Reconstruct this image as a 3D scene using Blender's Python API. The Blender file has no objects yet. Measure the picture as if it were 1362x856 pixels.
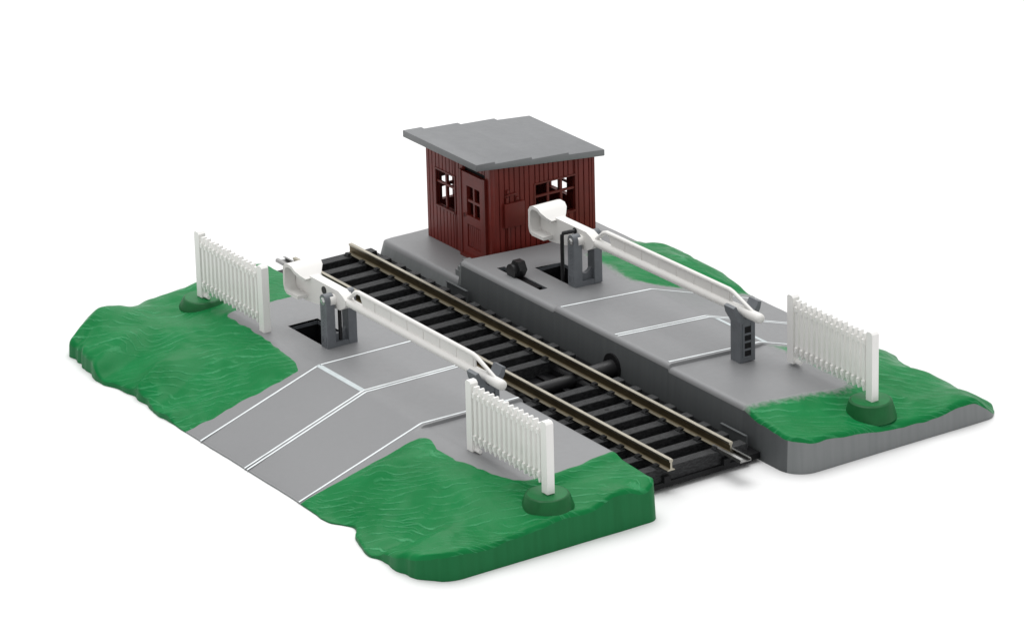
import bpy, bmesh, math, random
import numpy as np
from mathutils import Vector, Matrix, noise

random.seed(7)
SC = bpy.context.scene
COL = SC.collection

# ------------------------------------------------------------------ materials
def new_mat(name):
    m = bpy.data.materials.new(name); m.use_nodes = True
    return m, m.node_tree, m.node_tree.nodes['Principled BSDF']

def plastic(name, col, rough=.45, var=.10, vscale=.8, bump=.0, bscale=30., spec=.5, fine=0.0):
    m, nt, b = new_mat(name)
    tc = nt.nodes.new('ShaderNodeTexCoord')
    nz = nt.nodes.new('ShaderNodeTexNoise'); nz.inputs['Scale'].default_value = vscale; nz.inputs['Detail'].default_value = 5
    nt.links.new(tc.outputs['Object'], nz.inputs['Vector'])
    rmp = nt.nodes.new('ShaderNodeValToRGB')
    c = Vector(col)
    rmp.color_ramp.elements[0].position = .3; rmp.color_ramp.elements[0].color = (*(c*(1-var)), 1)
    rmp.color_ramp.elements[1].position = .7; rmp.color_ramp.elements[1].color = (*(c*(1+var)), 1)
    nt.links.new(nz.outputs['Fac'], rmp.inputs['Fac'])
    nt.links.new(rmp.outputs['Color'], b.inputs['Base Color'])
    n2 = nt.nodes.new('ShaderNodeTexNoise'); n2.inputs['Scale'].default_value = 6; n2.inputs['Detail'].default_value = 3
    nt.links.new(tc.outputs['Object'], n2.inputs['Vector'])
    mr = nt.nodes.new('ShaderNodeMapRange'); mr.inputs['To Min'].default_value = rough-.06; mr.inputs['To Max'].default_value = rough+.08
    nt.links.new(n2.outputs['Fac'], mr.inputs['Value']); nt.links.new(mr.outputs['Result'], b.inputs['Roughness'])
    b.inputs['Specular IOR Level'].default_value = spec
    if bump > 0:
        n3 = nt.nodes.new('ShaderNodeTexNoise'); n3.inputs['Scale'].default_value = bscale; n3.inputs['Detail'].default_value = 4
        nt.links.new(tc.outputs['Object'], n3.inputs['Vector'])
        bp = nt.nodes.new('ShaderNodeBump'); bp.inputs['Strength'].default_value = bump; bp.inputs['Distance'].default_value = .02
        nt.links.new(n3.outputs['Fac'], bp.inputs['Height']); nt.links.new(bp.outputs['Normal'], b.inputs['Normal'])
    return m

M = {}
M['grey'] = plastic('moulded_grey_plastic', (.203, .205, .210), .46, .03, .35, .06, 14)
M['grey_roof'] = plastic('roof_grey_plastic', (.168, .172, .178), .5, .05, 2.0, .25, 22)
M['dark_grey'] = plastic('dark_grey_plastic', (.120, .130, .143), .42, .12, 3, .10, 20)
M['black'] = plastic('black_plastic', (.012, .012, .013), .38, .2, 3, .1, 20, .4)
M['pit'] = plastic('pit_black', (.008, .008, .009), .6, .1, 2, 0, 20, .2)
M['white'] = plastic('white_plastic', (.735, .722, .70), .42, .015, 1.5, .05, 14, .3)
M['fence_white'] = plastic('white_fence_plastic', (.83, .82, .80), .40, .015, 1.5, .05, 14, .4)
M['paint'] = plastic('white_line_paint', (.74, .78, .79), .5, .05, 4, .12, 40)
M['brown'] = plastic('oxide_brown_plastic', (.155, .019, .0135), .40, .12, 3, .15, 30, .28)
M['frame_brown'] = plastic('window_brown_plastic', (.128, .017, .012), .42, .10, 3, .10, 30, .28)
M['bed'] = plastic('track_bed_black', (.004, .004, .005), .5, .2, 2, .1, 14, .2)
M['screw'] = plastic('chromed_screw', (.62, .62, .62), .25, .05, 4)
M['screw'].node_tree.nodes['Principled BSDF'].inputs['Metallic'].default_value = 1.0
M['ground'] = plastic('white_tabletop', (.78, .78, .78), .9, .002, .05, 0, 10, .0)

def metal(name, col, rough, met=1.0):
    m = plastic(name, col, rough, .12, 2.0, .15, 25)
    m.node_tree.nodes['Principled BSDF'].inputs['Metallic'].default_value = met
    return m
M['rail_head'] = metal('rail_nickel', (.36, .335, .275), .36)
M['rail_web'] = metal('rail_web_dark_reflection', (.12, .092, .048), .40, .8)  # same rail metal, its dark reflection put into the colour
M['rail_foot'] = metal('rail_foot_nickel', (.20, .18, .135), .46, .9)
M['steel'] = metal('joiner_steel', (.26, .26, .255), .36)

def sleeper_mat():
    m, nt, b = new_mat('sleeper_black_plastic')
    tc = nt.nodes.new('ShaderNodeTexCoord')
    mp = nt.nodes.new('ShaderNodeMapping'); mp.inputs['Scale'].default_value = (1.0, .35, 1.0)
    nt.links.new(tc.outputs['Object'], mp.inputs['Vector'])
    nz = nt.nodes.new('ShaderNodeTexNoise'); nz.inputs['Scale'].default_value = 26; nz.inputs['Detail'].default_value = 6; nz.inputs['Roughness'].default_value = .75
    nt.links.new(mp.outputs['Vector'], nz.inputs['Vector'])
    r = nt.nodes.new('ShaderNodeValToRGB')
    r.color_ramp.elements[0].position = .42; r.color_ramp.elements[0].color = (.006, .006, .007, 1)
    r.color_ramp.elements[1].position = .66; r.color_ramp.elements[1].color = (.038, .040, .042, 1)
    nt.links.new(nz.outputs['Fac'], r.inputs['Fac']); nt.links.new(r.outputs['Color'], b.inputs['Base Color'])
    b.inputs['Roughness'].default_value = .5; b.inputs['Specular IOR Level'].default_value = .28
    bp = nt.nodes.new('ShaderNodeBump'); bp.inputs['Strength'].default_value = .8; bp.inputs['Distance'].default_value = .03
    nt.links.new(nz.outputs['Fac'], bp.inputs['Height']); nt.links.new(bp.outputs['Normal'], b.inputs['Normal'])
    return m
M['sleeper'] = sleeper_mat()

def grass_mat(name, feather):
    """green paint over moulded plastic: contour-like brush strokes in relief, glossy"""
    m, nt, b = new_mat(name); N = nt.nodes.new; L = nt.links.new
    tc = N('ShaderNodeTexCoord')
    # contour strokes
    n1 = N('ShaderNodeTexNoise'); n1.inputs['Scale'].default_value = .42; n1.inputs['Detail'].default_value = 1.5; n1.inputs['Distortion'].default_value = .3
    L(tc.outputs['Object'], n1.inputs['Vector'])
    mul = N('ShaderNodeMath'); mul.operation = 'MULTIPLY'; mul.inputs[1].default_value = 46
    L(n1.outputs['Fac'], mul.inputs[0])
    dt = N('ShaderNodeVectorMath'); dt.operation = 'DOT_PRODUCT'; dt.inputs[1].default_value = (-17, 12, 16)
    L(tc.outputs['Object'], dt.inputs[0])
    n4 = N('ShaderNodeTexNoise'); n4.inputs['Scale'].default_value = 2.6; n4.inputs['Detail'].default_value = 3
    L(tc.outputs['Object'], n4.inputs['Vector'])
    m4 = N('ShaderNodeMath'); m4.operation = 'MULTIPLY_ADD'; m4.inputs[1].default_value = 5; L(n4.outputs['Fac'], m4.inputs[0]); L(dt.outputs['Value'], m4.inputs[2])
    add = N('ShaderNodeMath'); add.operation = 'ADD'; L(mul.outputs[0], add.inputs[0]); L(m4.outputs[0], add.inputs[1])
    sn = N('ShaderNodeMath'); sn.operation = 'SINE'; L(add.outputs[0], sn.inputs[0])
    pw = N('ShaderNodeMapRange'); pw.interpolation_type = 'SMOOTHSTEP'; pw.inputs['From Min'].default_value = .62; pw.inputs['From Max'].default_value = 1.0
    L(sn.outputs[0], pw.inputs['Value'])
    # patches in which the strokes show
    n2 = N('ShaderNodeTexNoise'); n2.inputs['Scale'].default_value = 1.3; n2.inputs['Detail'].default_value = 5
    L(tc.outputs['Object'], n2.inputs['Vector'])
    mr2 = N('ShaderNodeMapRange'); mr2.inputs['From Min'].default_value = .42; mr2.inputs['From Max'].default_value = .64
    L(n2.outputs['Fac'], mr2.inputs['Value'])
    d2 = N('ShaderNodeVectorMath'); d2.operation = 'DOT_PRODUCT'; d2.inputs[1].default_value = (-13, 22, 20); L(tc.outputs['Object'], d2.inputs[0])
    m8 = N('ShaderNodeMath'); m8.operation = 'MULTIPLY_ADD'; m8.inputs[1].default_value = 62; L(n1.outputs['Fac'], m8.inputs[0]); L(d2.outputs['Value'], m8.inputs[2])
    m9 = N('ShaderNodeMath'); m9.operation = 'MULTIPLY_ADD'; m9.inputs[1].default_value = 7; L(n4.outputs['Fac'], m9.inputs[0]); L(m8.outputs[0], m9.inputs[2])
    s9 = N('ShaderNodeMath'); s9.operation = 'SINE'; L(m9.outputs[0], s9.inputs[0])
    p9 = N('ShaderNodeMapRange'); p9.interpolation_type = 'SMOOTHSTEP'; p9.inputs['From Min'].default_value = .7; L(s9.outputs[0], p9.inputs['Value'])
    n9 = N('ShaderNodeTexNoise'); n9.inputs['Scale'].default_value = 1.0; n9.inputs['Detail'].default_value = 4
    mp9 = N('ShaderNodeMapping'); mp9.inputs['Location'].default_value = (7.3, 2.1, 4.4); L(tc.outputs['Object'], mp9.inputs['Vector']); L(mp9.outputs['Vector'], n9.inputs['Vector'])
    r9 = N('ShaderNodeMapRange'); r9.inputs['From Min'].default_value = .5; r9.inputs['From Max'].default_value = .66; r9.inputs['To Max'].default_value = .8; L(n9.outputs['Fac'], r9.inputs['Value'])
    q9 = N('ShaderNodeMath'); q9.operation = 'MULTIPLY'; L(p9.outputs['Result'], q9.inputs[0]); L(r9.outputs['Result'], q9.inputs[1])
    st0 = N('ShaderNodeMath'); st0.operation = 'MULTIPLY'; L(pw.outputs['Result'], st0.inputs[0]); L(mr2.outputs['Result'], st0.inputs[1])
    st = N('ShaderNodeMath'); st.operation = 'MAXIMUM'; L(st0.outputs[0], st.inputs[0]); L(q9.outputs[0], st.inputs[1])
    #; L(mr2.outputs['Result'], st.inputs[1])
    # grain
    n3 = N('ShaderNodeTexNoise'); n3.inputs['Scale'].default_value = 7; n3.inputs['Detail'].default_value = 5; n3.inputs['Distortion'].default_value = 1.0
    L(tc.outputs['Object'], n3.inputs['Vector'])
    m3 = N('ShaderNodeMath'); m3.operation = 'MULTIPLY'; m3.inputs[1].default_value = .22; L(n3.outputs['Fac'], m3.inputs[0])
    hs = N('ShaderNodeMath'); hs.operation = 'ADD'; L(st.outputs[0], hs.inputs[0]); L(m3.outputs[0], hs.inputs[1])
    bp = N('ShaderNodeBump'); bp.inputs['Strength'].default_value = .6; bp.inputs['Distance'].default_value = .035
    L(hs.outputs[0], bp.inputs['Height']); L(bp.outputs['Normal'], b.inputs['Normal'])
    # colour
    n5 = N('ShaderNodeTexNoise'); n5.inputs['Scale'].default_value = .9; n5.inputs['Detail'].default_value = 6
    L(tc.outputs['Object'], n5.inputs['Vector'])
    r = N('ShaderNodeValToRGB')
    r.color_ramp.elements[0].position = .3; r.color_ramp.elements[0].color = (.003, .148, .036, 1)
    r.color_ramp.elements[1].position = .72; r.color_ramp.elements[1].color = (.006, .184, .050, 1)
    L(n5.outputs['Fac'], r.inputs['Fac'])
    # paler stroke crests: highlight streaks put into the colour
    mx = N('ShaderNodeMix'); mx.data_type = 'RGBA'; mx.inputs['B'].default_value = (.060, .31, .135, 1)
    mf = N('ShaderNodeMath'); mf.operation = 'MULTIPLY'; mf.inputs[1].default_value = .62; L(st.outputs[0], mf.inputs[0])
    L(mf.outputs[0], mx.inputs['Factor']); L(r.outputs['Color'], mx.inputs['A'])
    out = mx.outputs['Result']
    if feather:
        at = N('ShaderNodeAttribute'); at.attribute_name = 'edge'
        n6 = N('ShaderNodeTexNoise'); n6.inputs['Scale'].default_value = 9; n6.inputs['Detail'].default_value = 5
        L(tc.outputs['Object'], n6.inputs['Vector'])
        m6 = N('ShaderNodeMath'); m6.operation = 'MULTIPLY_ADD'; m6.inputs[1].default_value = .9; m6.inputs[2].default_value = -.45; L(n6.outputs['Fac'], m6.inputs[0])
        a6 = N('ShaderNodeMath'); a6.operation = 'ADD'; L(at.outputs['Fac'], a6.inputs[0]); L(m6.outputs[0], a6.inputs[1])
        r6 = N('ShaderNodeMapRange'); r6.interpolation_type = 'SMOOTHSTEP'; r6.inputs['From Min'].default_value = .0; r6.inputs['From Max'].default_value = .75
        L(a6.outputs[0], r6.inputs['Value'])
        m7 = N('ShaderNodeMix'); m7.data_type = 'RGBA'; m7.inputs['A'].default_value = (.25, .255, .255, 1)
        L(r6.outputs['Result'], m7.inputs['Factor']); L(out, m7.inputs['B']); out = m7.outputs['Result']
    L(out, b.inputs['Base Color'])
    b.inputs['Roughness'].default_value = .36; b.inputs['Specular IOR Level'].default_value = .10
    return m
M['grass'] = grass_mat('green_painted_grass', False)
M['grass_f'] = grass_mat('green_painted_grass_feathered', True)

M['bar'] = plastic('worn_bar_paint', (.50, .55, .56), .5, .08, 5, .12, 40)
def wall_mat(name, c0, c1):
    m, nt, b = new_mat(name); N = nt.nodes.new; L = nt.links.new
    tc = N('ShaderNodeTexCoord')
    mp = N('ShaderNodeMapping'); mp.inputs['Scale'].default_value = (1, 1, .04); L(tc.outputs['Object'], mp.inputs['Vector'])
    n = N('ShaderNodeTexNoise'); n.inputs['Scale'].default_value = 7; n.inputs['Detail'].default_value = 5; L(mp.outputs['Vector'], n.inputs['Vector'])
    r = N('ShaderNodeValToRGB'); r.color_ramp.elements[0].position = .3; r.color_ramp.elements[1].position = .7
    r.color_ramp.elements[0].color = (*c0, 1); r.color_ramp.elements[1].color = (*c1, 1)
    L(n.outputs['Fac'], r.inputs['Fac']); L(r.outputs['Color'], b.inputs['Base Color'])
    bp = N('ShaderNodeBump'); bp.inputs['Strength'].default_value = .16; bp.inputs['Distance'].default_value = .02
    L(n.outputs['Fac'], bp.inputs['Height']); L(bp.outputs['Normal'], b.inputs['Normal'])
    b.inputs['Roughness'].default_value = .5; b.inputs['Specular IOR Level'].default_value = .2
    return m
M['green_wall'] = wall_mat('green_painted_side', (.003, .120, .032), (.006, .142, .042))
M['grey_wall'] = wall_mat('grey_plastic_side', (.185, .196, .198), (.212, .221, .223))
M['inner_wall_shade'] = wall_mat('trench_side_shade_grey', (.084, .090, .093), (.096, .102, .105))  # same grey plastic, with the trench shade darkened into its colour
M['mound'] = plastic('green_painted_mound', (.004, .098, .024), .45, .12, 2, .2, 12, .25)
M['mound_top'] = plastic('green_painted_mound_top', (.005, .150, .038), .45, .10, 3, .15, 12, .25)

# ------------------------------------------------------------------ helpers
def add_obj(name, me, mat, parent=None, smooth=True, angle=35):
    o = bpy.data.objects.new(name, me); COL.objects.link(o)
    for mm in (mat if isinstance(mat, (list, tuple)) else [mat]): me.materials.append(mm)
    if smooth:
        me.polygons.foreach_set('use_smooth', [True]*len(me.polygons))
        me.set_sharp_from_angle(angle=math.radians(angle))
    if parent: o.parent = parent
    return o

def bm_obj(name, bm, mat, parent=None, bevel=0, segs=2, smooth=True, angle=35):
    if bevel:
        es = [e for e in bm.edges if len(e.link_faces) == 2 and e.calc_face_angle(0) > math.radians(30)]
        bmesh.ops.bevel(bm, geom=es, offset=bevel, segments=segs, profile=.5, affect='EDGES', clamp_overlap=True)
    bmesh.ops.recalc_face_normals(bm, faces=bm.faces)
    me = bpy.data.meshes.new(name); bm.to_mesh(me); bm.free()
    return add_obj(name, me, mat, parent, smooth, angle)

def thing(name, label, cat, loc=(0, 0, 0), rz=0, group=None):
    o = bpy.data.objects.new(name, None); COL.objects.link(o)
    o.empty_display_size = .3
    o.location = loc; o.rotation_euler = (0, 0, rz)
    o['label'] = label; o['category'] = cat
    if group: o['group'] = group
    return o

def tag(o, label, cat, group=None):
    o['label'] = label; o['category'] = cat
    if group: o['group'] = group
    return o

def box(bm, x0, x1, y0, y1, z0, z1, mi=0):
    vs = [bm.verts.new(p) for p in ((x0,y0,z0),(x1,y0,z0),(x1,y1,z0),(x0,y1,z0),(x0,y0,z1),(x1,y0,z1),(x1,y1,z1),(x0,y1,z1))]
    for f in ((3,2,1,0),(4,5,6,7),(0,1,5,4),(1,2,6,5),(2,3,7,6),(3,0,4,7)):
        bm.faces.new([vs[i] for i in f]).material_index = mi
    return vs

def prism(bm, pts, ax, a, b, mi=0):
    """closed 2D polygon extruded along axis ax between a and b"""
    def P(p, t):
        if ax == 'y': return (p[0], t, p[1])
        if ax == 'x': return (t, p[0], p[1])
        return (p[0], p[1], t)
    A = [bm.verts.new(P(p, a)) for p in pts]; B = [bm.verts.new(P(p, b)) for p in pts]
    n = len(pts)
    fs = [bm.faces.new(A[::-1]), bm.faces.new(B)]
    for i in range(n): fs.append(bm.faces.new((A[i], A[(i+1) % n], B[(i+1) % n], B[i])))
    for f in fs: f.material_index = mi

def tube(bm, path, r, n=12, cap=True, mi=0):
    path = [Vector(p) for p in path]; rings = []
    for i, p in enumerate(path):
        d = (path[min(i+1, len(path)-1)] - path[max(i-1, 0)]).normalized()
        up = Vector((0, 0, 1)) if abs(d.z) < .9 else Vector((1, 0, 0))
        s = d.cross(up).normalized(); u = s.cross(d)
        rr = r[i] if isinstance(r, (list, tuple)) else r
        rings.append([bm.verts.new(p + (s*math.cos(2*math.pi*k/n) + u*math.sin(2*math.pi*k/n))*rr) for k in range(n)])
    for a, b in zip(rings, rings[1:]):
        for k in range(n): bm.faces.new((a[k], a[(k+1) % n], b[(k+1) % n], b[k])).material_index = mi
    if cap:
        bm.faces.new(rings[0][::-1]).material_index = mi; bm.faces.new(rings[-1]).material_index = mi

# ------------------------------------------------------------------ ground (white tabletop)
bm = bmesh.new()
g = [bm.verts.new(p) for p in ((-420,-420,0),(420,-420,0),(420,420,0),(-420,420,0))]; bm.faces.new(g)
gr = bm_obj('ground', bm, M['ground'], smooth=False); gr['kind'] = 'structure'; gr.location.z = -.004

# ------------------------------------------------------------------ height fields of the moulded base
def tps(ctrl):
    P = np.array(ctrl, float); n = len(P)
    d = np.sqrt(((P[:, None, :2]-P[None, :, :2])**2).sum(-1))
    U = lambda r: np.where(r > 1e-9, r*r*np.log(np.maximum(r, 1e-9)), 0)
    A = np.zeros((n+3, n+3)); A[:n, :n] = U(d) + np.eye(n)*.02
    A[:n, n] = 1; A[:n, n+1:] = P[:, :2]; A[n, :n] = 1; A[n+1:, :n] = P[:, :2].T
    w = np.linalg.solve(A, np.concatenate([P[:, 2], np.zeros(3)]))
    def f(x, y):
        r = np.sqrt((x[:, None]-P[None, :, 0])**2 + (y[:, None]-P[None, :, 1])**2)
        return U(r) @ w[:n] + w[n] + w[n+1]*x + w[n+2]*y
    return f

def in_poly(x, y, poly):
    inside = np.zeros(len(x), bool); n = len(poly)
    for i in range(n):
        x0, y0 = poly[i]; x1, y1 = poly[(i+1) % n]
        if y0 == y1: continue
        c = ((y0 > y) != (y1 > y)) & (x < (x1-x0)*(y-y0)/(y1-y0)+x0)
        inside ^= c
    return inside

def near_poly(x, y, segs):
    """distance to, and nearest point on, a list of segments"""
    best = np.full(len(x), 1e9); bx = x.copy(); by = y.copy()
    for (x0, y0), (x1, y1) in segs:
        dx, dy = x1-x0, y1-y0; L2 = dx*dx+dy*dy+1e-12
        t = np.clip(((x-x0)*dx+(y-y0)*dy)/L2, 0, 1)
        px, py = x0+t*dx, y0+t*dy; d = np.hypot(x-px, y-py)
        k = d < best; best = np.where(k, d, best); bx = np.where(k, px, bx); by = np.where(k, py, by)
    return best, bx, by

def rough_line(pts, amp, step=.12, seed=0):
    """subdivide an open line and make it ragged"""
    out = []
    for i, (a, b) in enumerate(zip(pts, pts[1:])):
        L = math.hypot(b[0]-a[0], b[1]-a[1]); n = max(1, int(L/step))
        nx, ny = -(b[1]-a[1])/max(L, 1e-6), (b[0]-a[0])/max(L, 1e-6)
        for k in range(n):
            t = k/n; px, py = a[0]+(b[0]-a[0])*t, a[1]+(b[1]-a[1])*t
            o = amp*(noise.noise((px*2.3+seed, py*2.3, seed*3.1))*1.2 + .5*noise.noise((px*7+seed, py*7, 9.1)))
            if i == 0 and k == 0: o = 0
            out.append((px+nx*o, py+ny*o))
    out.append(pts[-1]); return out

XB, XF = -9.05, 9.375
ss = lambda t: np.clip(t, 0, 1)**2*(3-2*np.clip(t, 0, 1))

def flatL(x, y):
    z = np.where(y > -4.78, 1.20, 1.20 + (y+4.78)*(1.15/3.37))
    road = ss((x+1.02)/.05)*ss((3.865-x)/.025)
    return z - (.045*(1-road) + .03*(1-ss((3.865-x)/.025)))*ss((y+5.1)/.5)

def platR(y): return 1.22 - .05*np.clip(y-2.1, 0, 2.75)
def flatR(x, y):
    z = np.where(y < 4.85, platR(y), platR(4.85) - (y-4.85)*(1.02/3.3))
    road = ss((x+.66)/.05)*ss((4.305-x)/.025)
    z = z - (.055*(1-road) + .025*(1-ss((4.305-x)/.025)))*ss((5.2-y)/.6)
    terr = .62 - .46*np.clip(y-7.0, 0, .6) - .56*np.clip(y-7.6, 0, 1)
    k = ss((x+4.98)/.10)
    return terr*(1-k) + np.maximum(z, np.where(x < -3.4, terr, 0))*k

# polygons of the painted grass: shared (open) boundary line + closing points well outside the base
L1line = rough_line([(-1.78,-8.6),(-1.50,-7.6),(-1.40,-6.6),(-1.22,-5.7),(-1.13,-5.18),(-1.7,-5.02),(-2.3,-4.95),(-3.55,-4.85),(-4.1,-4.85),(-4.85,-4.82),(-5.2,-4.86),(-5.38,-4.62),(-5.42,-4.2),(-5.33,-3.4),(-5.36,-2.8),(-5.4,-1.2)], .07, seed=1)
L2line = rough_line([(3.62,-8.8),(3.78,-7.6),(3.95,-6.4),(4.10,-5.35),(4.18,-5.14),(4.42,-5.05),(5.24,-5.18),(6.05,-5.12),(7.08,-5.02),(7.72,-4.84),(7.88,-4.5),(7.9,-3.8),(7.78,-2.8),(7.63,-1.95),(7.6,-1.2)], .05, seed=4)
R2line = rough_line([(7.25,1.0),(7.28,2.3),(7.31,2.9),(7.39,3.8),(7.55,4.5),(7.5,4.85),(7.26,4.98),(6.2,4.95),(5.28,4.96),(4.6,4.97),(4.32,4.93),(4.36,5.6),(4.38,7.0),(4.3,9.0)], .04, seed=8)
R1line = rough_line([(-.45,9.0),(-.52,7.0),(-.62,5.45),(-.92,5.02),(-1.2,4.78),(-1.7,4.74),(-2.33,4.82),(-3.2,4.85),(-3.7,5.0),(-4.3,6.0),(-5.3,7.3),(-5.6,9.0)], .06, seed=12)
BANKS = {
 'L1': dict(line=L1line, close=[(-11,-1.2),(-11,-8.6)], ctrl=[
   (-1.2,-5.1,1.1),(-2.3,-4.95,1.13),(-3.6,-4.85,1.14),(-5.2,-4.9,1.15),(-5.4,-3.5,1.15),(-5.4,-2.2,1.14),
   (-1.45,-6,.76),(-1.55,-7,.42),(-1.7,-8.1,.07),(-2.3,-6.2,.78),(-2.5,-7.2,.42),(-2.6,-8.1,.16),
   (-3.0,-8.1,.12),(-3.8,-8.1,.34),(-4.3,-8.1,.36),(-5.0,-8.1,.12),(-5.6,-8.1,.16),(-6.4,-8.1,.42),(-7.0,-8.0,.45),(-7.6,-7.8,.55),(-8.3,-7.45,.74),
   (-3.5,-7.0,.62),(-4.1,-7.2,.78),(-5.0,-7.2,.50),(-6.2,-7.2,.72),(-4.6,-6.0,.92),(-6.0,-6.1,.93),(-3.4,-5.7,.98),(-7.1,-6.9,.84),(-7.0,-6.2,.92),(-6.9,-5.4,.86),
   (-8.2,-4.0,.97),(-8.2,-4.57,.86),(-8.2,-5.25,.80),(-8.2,-5.93,.73),(-8.2,-6.3,.84),(-8.15,-6.85,.96),(-7.85,-7.2,.90),
   (-9.0,-2.2,.55),(-9.0,-3.4,.38),(-9.0,-4.65,.25),(-9.0,-5.9,.38),(-8.9,-6.5,.50),(-8.7,-6.9,.76),(-7.5,-2.2,1.08),(-8.4,-2.4,.98),(-7.0,-3.6,1.05)]),
 'L2': dict(line=L2line, close=[(11,-1.2),(11,-8.8)], ctrl=[
   (4.15,-5.15,1.10),(5.2,-5.15,1.10),(6.1,-5.1,1.10),(7.1,-5,1.09),(7.8,-4.6,1.07),(7.85,-3.8,1.07),(7.75,-2.8,1.08),(7.6,-2.05,1.08),
   (8.4,-2.2,1.0),(8.5,-2.7,.98),(8.4,-3.4,.97),(8.4,-3.9,.9),
   (4.1,-6,.80),(3.95,-7,.44),(3.8,-8.1,.06),(4.4,-6.3,.84),(5.1,-8.1,.08),(5.8,-8.1,.14),(6.4,-8.1,.12),(7.3,-8.0,.10),(7.9,-8.0,.34),(8.5,-8.0,.52),(9.0,-7.8,.6),
   (5.3,-6,.92),(5.3,-7,.50),(6.5,-6.0,.90),(6.6,-7.1,.42),(7.6,-6.2,.78),(7.4,-7.4,.26),(8.2,-7.2,.66),(8.0,-5.4,.92),(8.6,-6.4,.64),
   (9.3,-2.1,.97),(9.3,-2.36,.86),(9.3,-2.7,.95),(9.3,-3.05,1.0),(9.3,-3.4,.95),(9.3,-3.8,.80),(9.3,-4.63,.80),(9.3,-5.13,.77),(9.3,-5.6,.74),(9.3,-6,.68),(9.3,-6.6,.63),(9.3,-7.2,.66),(9.3,-7.7,.68)]),
 'R2': dict(line=R2line, close=[(4.3,10),(11,10),(11,1.0)], ctrl=[
   (7.25,2.2,1.14),(7.35,3.0,1.10),(7.4,3.8,1.06),(7.55,4.5,1.02),(7.2,4.98,1.0),(6.2,4.96,1.02),(5.3,4.97,1.03),(4.4,4.97,1.0),
   (4.45,6,.72),(4.45,7.5,.30),(4.45,8.1,.10),(5.47,7.6,.66),(6,7.6,.52),(6.6,7.6,.56),(7.15,7.6,.60),(7.8,7.6,.46),(8.6,7.6,.55),(9.0,7.6,.53),
   (5.4,8.15,.22),(6.5,8.15,.2),(7.5,8.15,.18),(8.6,8.1,.2),(9.3,8.05,.10),
   (8.0,2.4,1.0),(8.2,3.2,.90),(8.3,5.5,.78),(7,6,.88),(6,6,.96),(5,6,.84),(8.2,6.6,.66),(7,6.9,.72),(7.9,4.6,.9),
   (9.3,1.9,.92),(9.3,2.5,.85),(9.3,3.4,.82),(9.3,4,.76),(9.3,5.06,.60),(9.3,5.66,.56),(9.3,6.5,.58),(9.3,7.17,.67),(9.3,7.4,.64),(9.3,7.8,.3)]),
 'R1': dict(line=R1line, close=[(-5.6,10),(-.45,10)], ctrl=[
   (-2.33,4.85,1.03),(-1.7,4.75,1.03),(-1.2,4.8,1.03),(-.9,5.05,.98),(-.6,5.4,.88),(-.55,7,.4),(-.5,8.1,.1),(-3.3,4.9,1.02),(-3.8,5.2,.95),(-4.4,6.1,.62),(-5.2,7.2,.42),
   (-4.6,7.6,.46),(-3.7,7.6,.69),(-3.3,7.6,.70),(-3,7.6,.68),(-2.3,7.6,.69),(-1.6,7.6,.61),(-1.1,7.6,.46),(-.7,7.6,.3),(-3,6.0,.92),(-2,6.0,.95),(-1.2,6.0,.82),(-3.7,6.4,.8),
   (-4.5,8.15,.2),(-3.3,8.15,.35),(-2.2,8.15,.35),(-1.2,8.15,.2)]),
}
for k, b in BANKS.items():
    b['poly'] = b['line'] + b['close']; b['segs'] = list(zip(b['line'], b['line'][1:])); b['f'] = tps(b['ctrl'])

def vnoise(x, y, s, seed, oct_=3):
    return np.array([noise.fractal((a*s+seed, b*s, seed*1.7), 1.0, 2.0, oct_) for a, b in zip(x, y)])

def height(side, x, y, inside):
    flat = (flatL if side == 'L' else flatR)(x, y)
    z = flat.copy()
    for k, b in BANKS.items():
        if k[0] != side: continue
        m = inside == int(k[1])
        if not m.any(): continue
        xs, ys = x[m], y[m]
        d, _, _ = near_poly(xs, ys, b['segs'])
        yo_ = -8.2 if side == 'L' else 8.2
        edge_ = np.clip(1-np.abs(ys-yo_)/1.9, 0, 1)
        ridge = 1-2*np.abs(vnoise(xs, ys*.25+xs*.3, .85, ord(k[1])+13, 2))
        zz = b['f'](xs, ys) + .055*vnoise(xs, ys, .95, ord(k[1])+3) + .020*vnoise(xs, ys, 2.6, ord(k[1])+7, 2) + .13*(ridge-.55)*edge_*(1 if side == 'L' else .5)
        w = ss(d/.38)
        lip = .02*ss(d/.04)*(1-ss((d-.05)/.2))
        z[m] = np.maximum(flat[m]*(1-w) + zz*w + lip, .045)
    return z

def corner_round(x, y, x0, x1, y0, y1, R):
    """pull the square corners of a rectangle into quarter circles; R[(sx, sy)] is the radius"""
    x = x.copy(); y = y.copy()
    for sx, cx in ((-1, x0), (1, x1)):
        for sy, cy in ((-1, y0), (1, y1)):
            rr = R[(sx, sy)]
            u = (x-(cx-sx*rr))*sx/rr; v = (y-(cy-sy*rr))*sy/rr
            m = (u > 0) & (v > 0)
            un = u*np.sqrt(np.maximum(1-v*v/2, 0)); vn = v*np.sqrt(np.maximum(1-u*u/2, 0))
            x = np.where(m, cx-sx*rr+sx*rr*un, x); y = np.where(m, cy-sy*rr+sy*rr*vn, y)
    return x, y
CR = {'L': {(-1, -1): 2.3, (1, -1): .85, (-1, 1): .4, (1, 1): .30}, 'R': {(-1, -1): .55, (1, -1): .60, (-1, 1): .6, (1, 1): .40}}

def grid_axis(a, b, step, special):
    v = list(np.arange(a, b+1e-6, step)); v = [t for t in v if all(abs(t-s) > step*.45 for s in special)]
    v += list(special); return np.array(sorted(set(np.round(v, 4))))

PITS = {'L': [(-3.68, -1.90, -3.97, -3.10)], 'R': [(-3.42, -1.86, 3.32, 4.14), (-3.9, -1.93, 2.46, 2.70)]}
base = thing('level_crossing_base', 'moulded grey level crossing base in two halves with painted green banks and road ramps', 'crossing base')

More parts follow.
